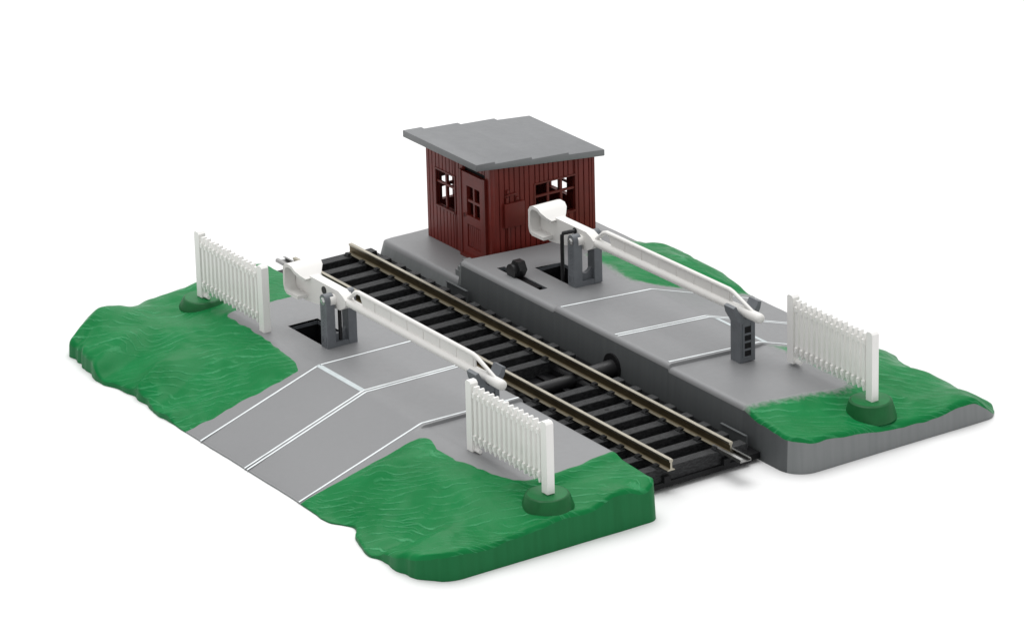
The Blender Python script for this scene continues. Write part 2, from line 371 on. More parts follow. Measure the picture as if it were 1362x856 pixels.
def build_half(side):
    yo, yi = (-8.2, -1.97) if side == 'L' else (8.2, 1.98)
    sp_x = [XB, XF]; sp_y = [yo, yi]
    for p in PITS[side]: sp_x += p[:2]; sp_y += p[2:]
    if side == 'R': sp_x += [-5.0, -4.93, -4.86]
    sp_x += [3.84, 3.865, 3.92] if side == 'L' else [4.28, 4.305, 4.36]
    e = [.02, .05, .09, .14]
    sp_x += [XB+t for t in e] + [XF-t for t in e]
    sg = 1 if yo < yi else -1
    sp_y += [yo+sg*t for t in e] + [yi-sg*t for t in e]
    gx = grid_axis(XB, XF, .075, sp_x); gy = grid_axis(min(yo, yi), max(yo, yi), .075, sp_y)
    nx, ny = len(gx), len(gy)
    X, Y = np.meshgrid(gx, gy, indexing='ij'); X = X.ravel(); Y = Y.ravel()
    X0, Y0 = X.copy(), Y.copy()
    idx = lambda i, j: i*ny+j
    quads = []; cx = []; cy = []
    for i in range(nx-1):
        for j in range(ny-1):
            mx, my = (gx[i]+gx[i+1])/2, (gy[j]+gy[j+1])/2
            if any(p[0] < mx < p[1] and p[2] < my < p[3] for p in PITS[side]): continue
            quads.append((idx(i, j), idx(i+1, j), idx(i+1, j+1), idx(i, j+1))); cx.append(mx); cy.append(my)
    cx = np.array(cx); cy = np.array(cy); kind = np.zeros(len(quads), int)
    for k, b in BANKS.items():
        if k[0] == side: kind[in_poly(cx, cy, b['poly'])] = int(k[1])
    # vertices shared by grass and grey snap onto the painted edge
    vk = [set() for _ in X]
    for q, k in zip(quads, kind):
        for v in q: vk[v].add(int(k))
    shared = np.array([len(s) > 1 for s in vk])
    segs = [s for k, b in BANKS.items() if k[0] == side for s in b['segs']]
    I = np.where(shared)[0]
    d, bx, by = near_poly(X[I], Y[I], segs)
    edgeX = (np.abs(X[I]-XB) < 1e-3) | (np.abs(X[I]-XF) < 1e-3); edgeY = (np.abs(Y[I]-yo) < 1e-3) | (np.abs(Y[I]-yi) < 1e-3)
    ok = d < .09
    X[I] = np.where(ok & ~edgeX, bx, X[I]); Y[I] = np.where(ok & ~edgeY, by, Y[I])
    inside = np.array([max(s) if s else 0 for s in vk])
    Z = height(side, X, Y, inside)
    # rounded top edge
    de = np.minimum(np.minimum(X0-XB, XF-X0), np.minimum(np.abs(Y0-yo), np.abs(Y0-yi)))
    r = .12
    cut = np.where(de < r, r-np.sqrt(np.maximum(r*r-(r-de)**2, 0)), 0)
    nearramp = np.clip(Z/.5, 0, 1)
    Z = np.maximum(Z - cut*nearramp, .035)
    # plan outline: wavy outer and back edges, rounded corners
    fo = np.clip(1-np.abs(Y-yo)/1.0, 0, 1)**1.5
    fb = np.clip(1-np.abs(X-XB)/1.0, 0, 1)**1.5
    wob = vnoise(X, Y*0, .75, 5 if side == 'L' else 21, 3)*.28
    grassy = np.array([1.0 if k else .15 for k in inside])
    wob = wob*(.10+.90*np.maximum(ss((-1.9-X)/1.3), ss((X-3.9)/1.3)))*(1.0 if side == 'L' else np.where(X < -5.6, .1, 1.0))
    Y = Y + fo*(wob+ (.05 if side == 'L' else 0))
    X = X + fb*vnoise(Y, X*0, .8, 31 if side == 'L' else 44, 3)*.22*grassy
    if side == 'R': X = X + .28*np.clip(1-np.abs(X-XB)/1.5, 0, 1)
    X, Y = corner_round(X, Y, XB, XF, min(yo, yi), max(yo, yi), CR[side])
    X = np.array(X); Y = np.array(Y)
    # skirts
    border = [idx(i, 0) for i in range(nx)] + [idx(nx-1, j) for j in range(1, ny)] + [idx(i, ny-1) for i in range(nx-2, -1, -1)] + [idx(0, j) for j in range(ny-2, 0, -1)]
    ccx, ccy = (XB+XF)/2, (yo+yi)/2
    V = [Vector((X[i], Y[i], Z[i])) for i in range(len(X))]
    low = {}
    for k, v in enumerate(border):
        p = V[border[k-1]]; n = V[border[(k+1) % len(border)]]
        t = Vector((n.x-p.x, n.y-p.y)); nn = Vector((t.y, -t.x))
        nn = nn.normalized() if nn.length > 1e-9 else Vector((0, 0))
        dr = .28 if (side == 'R' and abs(Y0[v]-yi) < 1e-3 and X0[v] < -4.9) else .05
        low[v] = Vector((V[v].x+nn.x*dr*V[v].z, V[v].y+nn.y*dr*V[v].z, 0))
    skirt = []
    for k, v in enumerate(border):
        w = border[(k+1) % len(border)]
        kk = vk[v] & vk[w]; kk = max(kk) if kk else 0
        skirt.append((v, w, kk))
    def emit(name, sel_kind, mats, green_side, label=None):
        vm = {}; verts = []; faces = []; mi = []; orig = []
        def gv(key, co):
            if key not in vm: vm[key] = len(verts); verts.append(co); orig.append(key)
            return vm[key]
        for q, k in zip(quads, kind):
            if k == sel_kind:
                faces.append([gv(v, V[v]) for v in q]); mi.append(0)
        for v, w, k in skirt:
            g = k if (side == 'L') else 0      # the right half keeps bare grey sides
            if g == sel_kind:
                if V[v].z < .05 and V[w].z < .05: pass
                mid = lambda a: V[a].lerp(low[a], .5)
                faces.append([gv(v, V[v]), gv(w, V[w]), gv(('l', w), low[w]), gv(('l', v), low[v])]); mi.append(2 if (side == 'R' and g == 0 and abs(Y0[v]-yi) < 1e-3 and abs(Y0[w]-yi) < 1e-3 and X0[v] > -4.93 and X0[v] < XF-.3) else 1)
        me = bpy.data.meshes.new(name); me.from_pydata(verts, [], faces)
        me.update()
        bm = bmesh.new(); bm.from_mesh(me); bmesh.ops.recalc_face_normals(bm, faces=bm.faces)
        # make sure the top faces look up
        up = sum(f.normal.z*f.calc_area() for f in bm.faces)
        if up < 0: bmesh.ops.reverse_faces(bm, faces=bm.faces)
        bm.to_mesh(me); bm.free()
        o = add_obj(name, me, mats, base, True, 50)
        me.polygons.foreach_set('material_index', mi)
        if sel_kind:
            b = BANKS[side+str(sel_kind)]
            xs = np.array([verts[i].x for i in range(len(verts))]); ys = np.array([verts[i].y for i in range(len(verts))])
            d, _, _ = near_poly(xs, ys, b['segs'])
            at = me.attributes.new('edge', 'FLOAT', 'POINT'); at.data.foreach_set('value', np.clip(d/.45, 0, 1))
        return o
    emit('ramp', 0, [M['grey'], M['grey_wall'], M['inner_wall_shade']], False)
    for k in (1, 2):
        gm = M['grass_f'] if side == 'R' else M['grass']
        o = emit('grass_bank', k, [gm, M['green_wall']], True)
build_half('L'); build_half('R')

# pits and slot (open boxes sunk into the shelves)
for side in 'LR':
    for k, (x0, x1, y0, y1) in enumerate(PITS[side]):
        bm = bmesh.new(); t = .006
        zt = 1.10 if side == 'L' else float((platR((y0+y1)/2))-.075)
        zb = zt-.75
        x0, x1, y0, y1 = x0-t, x1+t, y0-t, y1+t
        A = [bm.verts.new(p) for p in ((x0,y0,zt),(x1,y0,zt),(x1,y1,zt),(x0,y1,zt))]
        B = [bm.verts.new(p) for p in ((x0,y0,zb),(x1,y0,zb),(x1,y1,zb),(x0,y1,zb))]
        bm.faces.new(B)
        for i in range(4): bm.faces.new((A[i], A[(i+1) % 4], B[(i+1) % 4], B[i]))
        bmesh.ops.reverse_faces(bm, faces=[])
        bm_obj('slot_well' if k else 'pit_well', bm, M['pit'], base, smooth=False)
        # thin upper rim inside the hole
        bm = bmesh.new(); e = .012
        for (a, b, c, d) in ((x0, x0+e, y0, y1), (x1-e, x1, y0, y1), (x0+e, x1-e, y0, y0+e), (x0+e, x1-e, y1-e, y1)):
            box(bm, a, b, c, d, zt-.09, zt+.0)
        bm_obj('pit_rim', bm, M['dark_grey'], base, smooth=False)

# road markings (thin draped strips)
def strip(bm, f, x0, x1, y0, y1, dz=.006, n=60, wob=.006):
    ys = np.linspace(y0, y1, n)
    xm = np.linspace(x0[0] if isinstance(x0, tuple) else x0, x0[1] if isinstance(x0, tuple) else x0, n)
    xe = np.linspace(x1[0] if isinstance(x1, tuple) else x1, x1[1] if isinstance(x1, tuple) else x1, n)
    prev = None
    for a, b, y in zip(xm, xe, ys):
        w = wob*noise.noise((y*3, a*5, 2)); v = wob*noise.noise((y*4, b*5, 8))
        z = f(np.array([(a+b)/2]), np.array([y]))[0]+dz
        cur = (bm.verts.new((a+w, y, z)), bm.verts.new((b+v, y, z)))
        if prev: bm.faces.new((prev[0], prev[1], cur[1], cur[0]))
        prev = cur
W = .056
roadL = lambda x, y: flatL(x*0+1, y); roadR = lambda x, y: flatR(x*0+2, y)
yl = list(np.linspace(-8.12, -4.78, 30)) + list(np.linspace(-4.77, -2.04, 20))
def marking(side, x0, x1, ya, yb, m='paint'):
    bm = bmesh.new(); f = roadL if side == 'L' else roadR
    strip(bm, f, x0, x1, ya, yb, n=80)
    bm_obj('road_marking', bm, M[m], base, smooth=True)
marking('L', (-.95, -.88), (-.95+W, -.88+W), -8.16, -2.05)
marking('L', (1.12, 1.13), (1.12+W, 1.13+W), -8.16, -2.05)
marking('L', (1.24, 1.24), (1.24+W, 1.24+W), -8.16, -2.05)
marking('L', (3.60, 3.74), (3.60+W, 3.74+W), -8.16, -2.05)
marking('L', -.90, 1.12, -4.85, -4.72, 'bar')      # stop bar of the left lane
marking('R', (-.50, -.33), (-.50+W, -.33+W), 2.1, 8.1)
marking('R', (1.86, 1.98), (1.86+W, 1.98+W), 2.1, 8.1)
marking('R', (1.98, 2.10), (1.98+W, 2.10+W), 2.1, 8.1)
marking('R', (4.12, 4.17), (4.12+W, 4.17+W), 2.1, 8.1)
marking('R', 2.14, 4.13, 4.95, 5.12, 'bar')

# mounds under the outer fence posts
def mound(x, y, z0, z1, r0=.63, r1=.49):
    bm = bmesh.new(); n = 40; rings = []
    prof = [(r0, z0), (r0-.01, z0+.06), (r1+.03, z1-.03), (r1, z1-.008), (r1-.03, z1), (.0, z1)]
    for (r, z) in prof[:-1]:
        rings.append([bm.verts.new((x+r*math.cos(2*math.pi*k/n)*(1+.03*noise.noise((k*.3, z*3, x))), y+r*math.sin(2*math.pi*k/n), z)) for k in range(n)])
    for a, b in zip(rings, rings[1:]):
        for k in range(n): bm.faces.new((a[k], a[(k+1) % n], b[(k+1) % n], b[k]))
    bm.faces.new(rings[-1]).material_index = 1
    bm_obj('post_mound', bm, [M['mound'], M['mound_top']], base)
mound(8.70, -4.60, .74, 1.12); mound(8.72, 4.72, .66, 1.10); mound(-6.80, -4.60, .86, 1.14)

# track bed between the halves
bm = bmesh.new()
box(bm, -8.95, 8.10, -2.0, 1.9, .08, .24)
box(bm, 8.102, 8.18, -1.95, 1.55, .10, .235)
box(bm, -9.05, -8.92, -1.9, 1.25, .02, .34)
box(bm, -8.92, 8.09, -.45, -.30, .24, .30); box(bm, -8.92, 8.09, .30, .45, .24, .30)
bm_obj('track_bed', bm, M['bed'], base, bevel=.015)
# little brackets on the inner face of the right half
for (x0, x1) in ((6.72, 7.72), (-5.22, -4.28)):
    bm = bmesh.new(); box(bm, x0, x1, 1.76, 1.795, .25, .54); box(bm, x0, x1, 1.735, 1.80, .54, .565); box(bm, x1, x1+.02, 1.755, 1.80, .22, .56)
    bm_obj('bracket', bm, M['inner_wall_shade'], base, bevel=.008)
# three small steps between the hut terrace and the raised platform
bm = bmesh.new()
for i in range(4):
    z1 = .66+.115*(i+1); box(bm, -5.33+.095*i, -4.94, 2.11+.015*i, 2.42-.015*i, .60+.002*i, z1)
bm_obj('step', bm, M['grey_wall'], base, bevel=.008)

# ------------------------------------------------------------------ track
track = thing('railway_track', 'straight railway track with two nickel rails on black sleepers', 'railway track', (0, 0, .24))
Z0 = -.24
RP = [(-.105,.60),(.105,.60),(.105,.618),(.045,.64),(.026,.655),(.026,.80),(.05,.825),(.052,.835),(.052,.872),(.044,.88),(-.044,.88),(-.052,.872),(-.052,.835),(-.05,.825),(-.026,.80),(-.026,.655),(-.045,.64),(-.105,.618)]
RY = {-1: -.912, 1: .815}
for s in (-1, 1):
    bm = bmesh.new()
    pts = [(RY[s]+a, b+Z0) for a, b in RP]
    A = [bm.verts.new((-8.4, *p)) for p in pts]; B = [bm.verts.new((8.4, *p)) for p in pts]; n = len(pts)
    bm.faces.new(A); bm.faces.new(B)
    for i in range(n):
        f = bm.faces.new((A[i], A[(i+1) % n], B[(i+1) % n], B[i]))
        zz = (RP[i][1]+RP[(i+1) % n][1])/2
        f.material_index = 1 if .63 < zz < .825 else (2 if zz <= .63 else 0)
    bm_obj('rail', bm, [M['rail_head'], M['rail_web'], M['rail_foot']], track, smooth=False)
pit = .70855306
for k in range(0, 24):
    if k in (14, 15): continue
    xc = -8.1557+pit*k-.165
    bm = bmesh.new()
    hx, hy = .145, 1.5
    rnd = random.Random(k)
    top = []
    pts = [(-hx+.012,.575),(hx-.012,.575),(hx,.563),(hx+.012,.24),(-hx-.012,.24),(-hx,.563)]
    ysn = [-hy, -hy+.02, -1.2, -.6, 0, .6, 1.2, hy-.02, hy]
    rings = []
    for q, yy in enumerate(ysn):
        inset = .010 if q in (0, len(ysn)-1) else 0
        rings.append([bm.verts.new((xc+a*(1-inset*4), yy, b-(inset if b > .4 else 0)+Z0)) for a, b in pts])
    for a, b in zip(rings, rings[1:]):
        for i in range(6): bm.faces.new((a[i], a[(i+1) % 6], b[(i+1) % 6], b[i]))
    bm.faces.new(rings[0]); bm.faces.new(rings[-1])
    for s in (-1, 1):        # chairs gripping the rail foot
        yc = RY[s]
        box(bm, xc-.11, xc+.11, yc-.2, yc+.2, .57+Z0, .599+Z0)
        for u in (-1, 1):
            prism(bm, [(yc+u*.115, .597+Z0), (yc+u*.20, .597+Z0), (yc+u*.17, .66+Z0), (yc+u*.075, .65+Z0), (yc+u*.075, .637+Z0), (yc+u*.115, .625+Z0)], 'x', xc-.07, xc+.07)
    o = bm_obj('sleeper', bm, M['sleeper'], track, angle=25)
    if k in (5, 18):
        bm = bmesh.new(); tube(bm, [(xc, .05, .56+Z0), (xc, .05, .580+Z0)], .055, 14)
        bm_obj('nail_hole', bm, M['pit'], o, smooth=False)
# webs joining the sleepers under the rails
for s in (-1, 1):
    bm = bmesh.new(); box(bm, -8.3, 8.25, RY[s]-.09, RY[s]+.09, .24+Z0, .40+Z0)
    bm_obj('sleeper_web', bm, M['pit'], track, smooth=False)
# rail joiners: folded sheet channels under the rail foot
def joiner(x0, x1, s):
    bm = bmesh.new(); yc = RY[s]; t = .022
    pts = [(yc-.08,.645),(yc-.135,.635),(yc-.14,.59),(yc+.14,.59),(yc+.135,.635),(yc+.08,.645),(yc+.08,.662),(yc+.15,.65),(yc+.16,.572),(yc-.16,.572),(yc-.15,.65),(yc-.08,.662)]
    prism(bm, [(a, b+Z0) for a, b in pts], 'x', x0, x1)
    bm_obj('rail_joiner', bm, M['steel'], track, smooth=False)
joiner(7.85, 8.98, 1); joiner(-9.12, -8.0, -1)

# crank rod passing under the rails into the right wall
bm = bmesh.new()
tube(bm, [(2.0, -1.45, .37), (2.0, 1.15, .37)], .17, 20)
tube(bm, [(2.0, 1.15, .40), (2.0, 2.02, .40)], [.20, .24], 20)
bm2 = bmesh.new()
tag(bm_obj('crank_rod', bm, M['black'], None, bevel=0), 'black round rod lying across the track bed between the sleepers', 'rod')
bm = bmesh.new()
tube(bm, [(1.98, 1.915, .42), (1.98, 1.99, .42)], .36, 28)
bm_obj('rod_opening', bm, M['pit'], base)

# ------------------------------------------------------------------ hut
HX0, HX1, HY0, HY1, HZ = -8.24, -5.14, 3.15, 6.45, .60
def roofz(y): return 3.44 - .105*(y-2.6)       # underside of the roof
hut = thing('crossing_keeper_hut', 'small red brown plank hut with a grey lean-to roof', 'hut', ((HX0+HX1)/2, (HY0+HY1)/2, HZ))
HO = Vector(hut.location)
def plank_wall(axis, a0, a1, at, out, openings, pw=.155):
    """vertical planks between a0..a1 on a wall in plane `at`; openings are (a0,a1,z0,z1)"""
    bm = bmesh.new()
    cuts = [a0]
    rnd = random.Random(int(at*10)+5)
    edges = sorted({v for o in openings for v in o[:2]})
    p = a0+pw
    while p < a1-.05:
        cuts.append(p); p += pw*rnd.uniform(.9, 1.1)
    for e_ in edges:
        cuts = [c for c in cuts if abs(c-e_) > .04 or c == a0]; cuts.append(e_)
    cuts.append(a1); cuts = sorted(set(cuts))
    gap = .011
    for c0, c1 in zip(cuts, cuts[1:]):
        mid = (c0+c1)/2
        zt = (lambda y: roofz(y)-.02)
        segs_ = [(HZ, None)]
        for o in openings:
            if o[0] < mid < o[1]:
                segs_ = [(HZ, o[2]), (o[3], None)]
        for z0, z1 in segs_:
            for layer, (t0, t1, g) in enumerate(((0, .075, 0), (.075, .105, gap))):
                q0, q1 = c0+g, c1-g
                def top(a): return z1 if z1 is not None else roofz(HY0 if axis == 'x' and out < 0 else (HY1 if axis == 'x' else a))-.01
                d0, d1 = at+out*(t0-.105), at+out*(t1-.105)
                lo, hi = min(d0, d1), max(d0, d1)
                if axis == 'x': vs = box(bm, q0, q1, lo, hi, z0, top(mid))
                else:
                    vs = box(bm, lo, hi, q0, q1, z0, 1)
                    for v in vs:
                        if v.co.z > z0+1e-6 or v in vs[4:]: v.co.z = top(v.co.y)
    bmesh.ops.translate(bm, verts=bm.verts, vec=-HO)
    o = bm_obj('wall', bm, M['brown'], hut, bevel=0, smooth=False)
    bv = o.modifiers.new('soft_edges', 'BEVEL'); bv.width = .008; bv.segments = 1; bv.limit_method = 'ANGLE'; bv.angle_limit = math.radians(60)
    return o

WF = (-7.76, -6.86, 1.66, 2.64)
DOOR = (-6.45, -5.42, .62, 2.97)
WR = (4.54, 5.80, 1.66, 2.61)
WB = (3.58, 3.97, 1.58, 2.22)
WK = (-7.22, -6.34, 1.60, 2.16)
plank_wall('x', HX0, HX1, HY0, -1, [WF, (DOOR[0], DOOR[1], .60, 3.09)])
plank_wall('y', HY0+.106, HY1-.106, HX1, 1, [WR])
plank_wall('y', HY0+.106, HY1-.106, HX0, -1, [WB])
plank_wall('x', HX0, HX1, HY1, 1, [WK])

def window(axis, at, out, a0, a1, z0, z1, ncol, zt, fw=.045, mw=.06):
    bm = bmesh.new()
    def bb(p0, p1, q0, q1, d0, d1):
        lo, hi = sorted((at+out*d0, at+out*d1))
        if axis == 'x': box(bm, p0, p1, lo, hi, q0, q1)
        else: box(bm, lo, hi, p0, p1, q0, q1)
    bb(a0-fw, a0, z0-fw, z1+fw, -.06, .018); bb(a1, a1+fw, z0-fw, z1+fw, -.06, .018)
    bb(a0, a1, z1, z1+fw, -.06, .018); bb(a0, a1, z0-fw, z0, -.06, .035)
    bb(a0, a1, zt-mw/2, zt+mw/2, -.075, -.02)
    for k in range(1, ncol):
        a = a0+(a1-a0)*k/ncol
        bb(a-mw/2, a+mw/2, z0, zt-mw/2, -.073, -.022); bb(a-mw/2, a+mw/2, zt+mw/2, z1, -.073, -.022)
    bmesh.ops.translate(bm, verts=bm.verts, vec=-HO)
    bm_obj('window_frame', bm, M['frame_brown'], hut, smooth=False)
window('x', HY0, -1, *WF, 2, 2.31)
window('y', HX1, 1, *WR, 3, 2.27)
window('y', HX0, -1, *WB, 2, 1.97, mw=.09)
window('x', HY1, 1, *WK, 2, 1.95)

# door with four panes and a lower panel
bm = bmesh.new(); dx0, dx1, dz0, dz1 = DOOR; y0, y1 = HY0-.055, HY0+.06
px0, px1, pz0, pz1 = -6.21, -5.60, 1.80, 2.62
box(bm, dx0, px0, y0, y1, dz0, dz1); box(bm, px1, dx1, y0, y1, dz0, dz1)
box(bm, px0, px1, y0, y1, pz1, dz1); box(bm, px0, px1, y0, y1, 1.56, pz0); box(bm, px0, px1, y0, y1, dz0, .92)
box(bm, px0, px1, y0+.03, y1-.03, .92, 1.56)
for k in range(6):
    a = px0+.04+k*(px1-px0-.06)/6; box(bm, a, a+.075, y0+.018, y0+.03, .95, 1.53)
mx = (px0+px1)/2; mz = (pz0+pz1)/2
box(bm, mx-.035, mx+.035, y0+.02, y1-.02, pz0, mz-.035); box(bm, mx-.035, mx+.035, y0+.02, y1-.02, mz+.035, pz1); box(bm, px0, px1, y0+.02, y1-.02, mz-.035, mz+.035)
bmesh.ops.translate(bm, verts=bm.verts, vec=-HO)
door = bm_obj('door', bm, M['brown'], hut, smooth=False)
bm = bmesh.new()   # jambs and cill
box(bm, dx0-.09, dx0, HY0-.075, HY0+.03, .60, 3.0); box(bm, dx1, dx1+.09, HY0-.075, HY0+.03, .60, 3.0); box(bm, dx0-.05, dx1+.05, HY0-.12, HY0-.056, .60, .70)
bmesh.ops.translate(bm, verts=bm.verts, vec=-HO); bm_obj('door_frame', bm, M['frame_brown'], door, smooth=False)
bm = bmesh.new(); tube(bm, [(dx0+.13, y0-.03, 1.72), (dx0+.13, y0-.03, 1.84)], .018, 8)
bmesh.ops.translate(bm, verts=bm.verts, vec=-HO); bm_obj('door_handle', bm, M['frame_brown'], door)
# black box painted in as the shade of the slit above the door, corner posts
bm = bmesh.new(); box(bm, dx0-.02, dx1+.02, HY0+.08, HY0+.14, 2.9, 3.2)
bmesh.ops.translate(bm, verts=bm.verts, vec=-HO); bm_obj('door_slit_shade', bm, M['pit'], hut, smooth=False)
bm = bmesh.new()
for (x, y) in ((HX1+.012, HY0-.012),):
    box(bm, x-.13, x, y, y+.13, HZ, roofz(y)-.03)
bmesh.ops.translate(bm, verts=bm.verts, vec=-HO); bm_obj('corner_post', bm, M['brown'], hut, bevel=.012)
# notice board with its post, and a bracket above it
bm = bmesh.new(); box(bm, HX1+.0, HX1+.085, 3.52, 4.15, 1.64, 2.30)
bmesh.ops.translate(bm, verts=bm.verts, vec=-HO); bm_obj('notice_board', bm, M['frame_brown'], hut, bevel=.012)
bm = bmesh.new(); box(bm, HX1, HX1+.05, 3.62, 3.70, .70, 1.64)
bmesh.ops.translate(bm, verts=bm.verts, vec=-HO); bm_obj('board_post', bm, M['frame_brown'], hut, bevel=.008)
bm = bmesh.new()
box(bm, HX1, HX1+.06, 3.58, 3.66, 2.31, 2.46); box(bm, HX1, HX1+.05, 3.60, 3.95, 2.50, 2.545); box(bm, HX1, HX1+.05, 3.90, 3.99, 2.33, 2.42); box(bm, HX1, HX1+.05, 3.62, 3.70, 2.56, 2.66)
bmesh.ops.translate(bm, verts=bm.verts, vec=-HO); bm_obj('board_bracket', bm, M['frame_brown'], hut, bevel=.008)
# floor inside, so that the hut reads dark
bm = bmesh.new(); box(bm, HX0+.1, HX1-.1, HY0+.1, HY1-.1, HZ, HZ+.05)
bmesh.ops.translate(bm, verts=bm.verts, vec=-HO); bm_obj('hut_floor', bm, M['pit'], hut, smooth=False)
# roof: four overlapping felt strips on one slab
bm = bmesh.new()
RX0, RX1 = -8.47, -4.95; ry = [2.60, 3.19, 4.34, 5.50, 6.64]
pts = [(ry[0], roofz(ry[0])), (ry[-1], roofz(ry[-1]))]
top = []
for i in range(4):
    a, b = ry[i], ry[i+1]
    ta = roofz(a)+.165 - (0 if i == 0 else .0); tb = roofz(b)+.165+.055
    if i == 0: ta = roofz(a)+.19
    top += [(a, ta), (b, tb)] if i < 3 else [(a, ta), (b, roofz(b)+.18)]
poly = [pts[1], pts[0]] + top
prism(bm, poly, 'x', RX0, RX1)
bmesh.ops.translate(bm, verts=bm.verts, vec=-HO)
bm_obj('roof', bm, M['grey_roof'], hut, bevel=.022, segs=2, angle=25)

# ------------------------------------------------------------------ fences
def make_fence(loc, label):
    f = thing('picket_fence', label, 'fence', loc, 0, 'white picket fences on the crossing base')
    L, H = 3.08, 1.76
    for x in (0, L):
        bm = bmesh.new()
        w = .115; zt = H
        prism(bm, [(x-w, 0), (x+w, 0), (x+w, zt-.05), (x+w*.55, zt), (x-w*.55, zt), (x-w, zt-.05)], 'y', -.10, .10)
        bm_obj('post', bm, M['fence_white'], f, bevel=.018)
    n = 14; x0, x1 = .235, L-.235
    for z in (1.46, .40):
        bm = bmesh.new(); box(bm, .11, L-.11, -.015, .075, z-.055, z+.055); bm_obj('fence_rail', bm, M['fence_white'], f, bevel=.012)
    for k in range(n):
        x = x0+(x1-x0)*k/(n-1); bm = bmesh.new(); w = .048
        jz = .012*math.sin(k*2.3)
        prism(bm, [(x-w*.35, .20+jz), (x+w*.35, .20+jz), (x+w, .29), (x+w, 1.60), (x+w*.55, 1.67+jz), (x-w*.55, 1.67+jz), (x-w, 1.60), (x-w, .29)], 'y', -.085, .055)
        for z in (1.46, .40): box(bm, x-w*.8, x+w*.8, -.125, -.085, z-.06, z+.06)
        bm_obj('picket', bm, M['fence_white'], f, bevel=.012)
    bm = bmesh.new(); tube(bm, [(.10, 0, .05), (.30, 0, .05)], .055, 10); bm_obj('foot_peg', bm, M['fence_white'], f)
    return f
fence = make_fence((5.66, -4.60, 1.14), 'white picket fence standing between the near grass bank and the railway track')
def dup(root, loc, label):
    r = root.copy(); COL.objects.link(r); r.location = loc; r['label'] = label
    for ch in root.children:
        c = ch.copy(); COL.objects.link(c); c.parent = r
    return r
bpy.context.view_layer.update()
dup(fence, (-6.80, -4.60, 1.15), 'white picket fence behind the lifting arm weight at the far left bank')
dup(fence, (5.72, 4.70, 1.09), 'white picket fence on the right side with its end post in the bare sided bank')

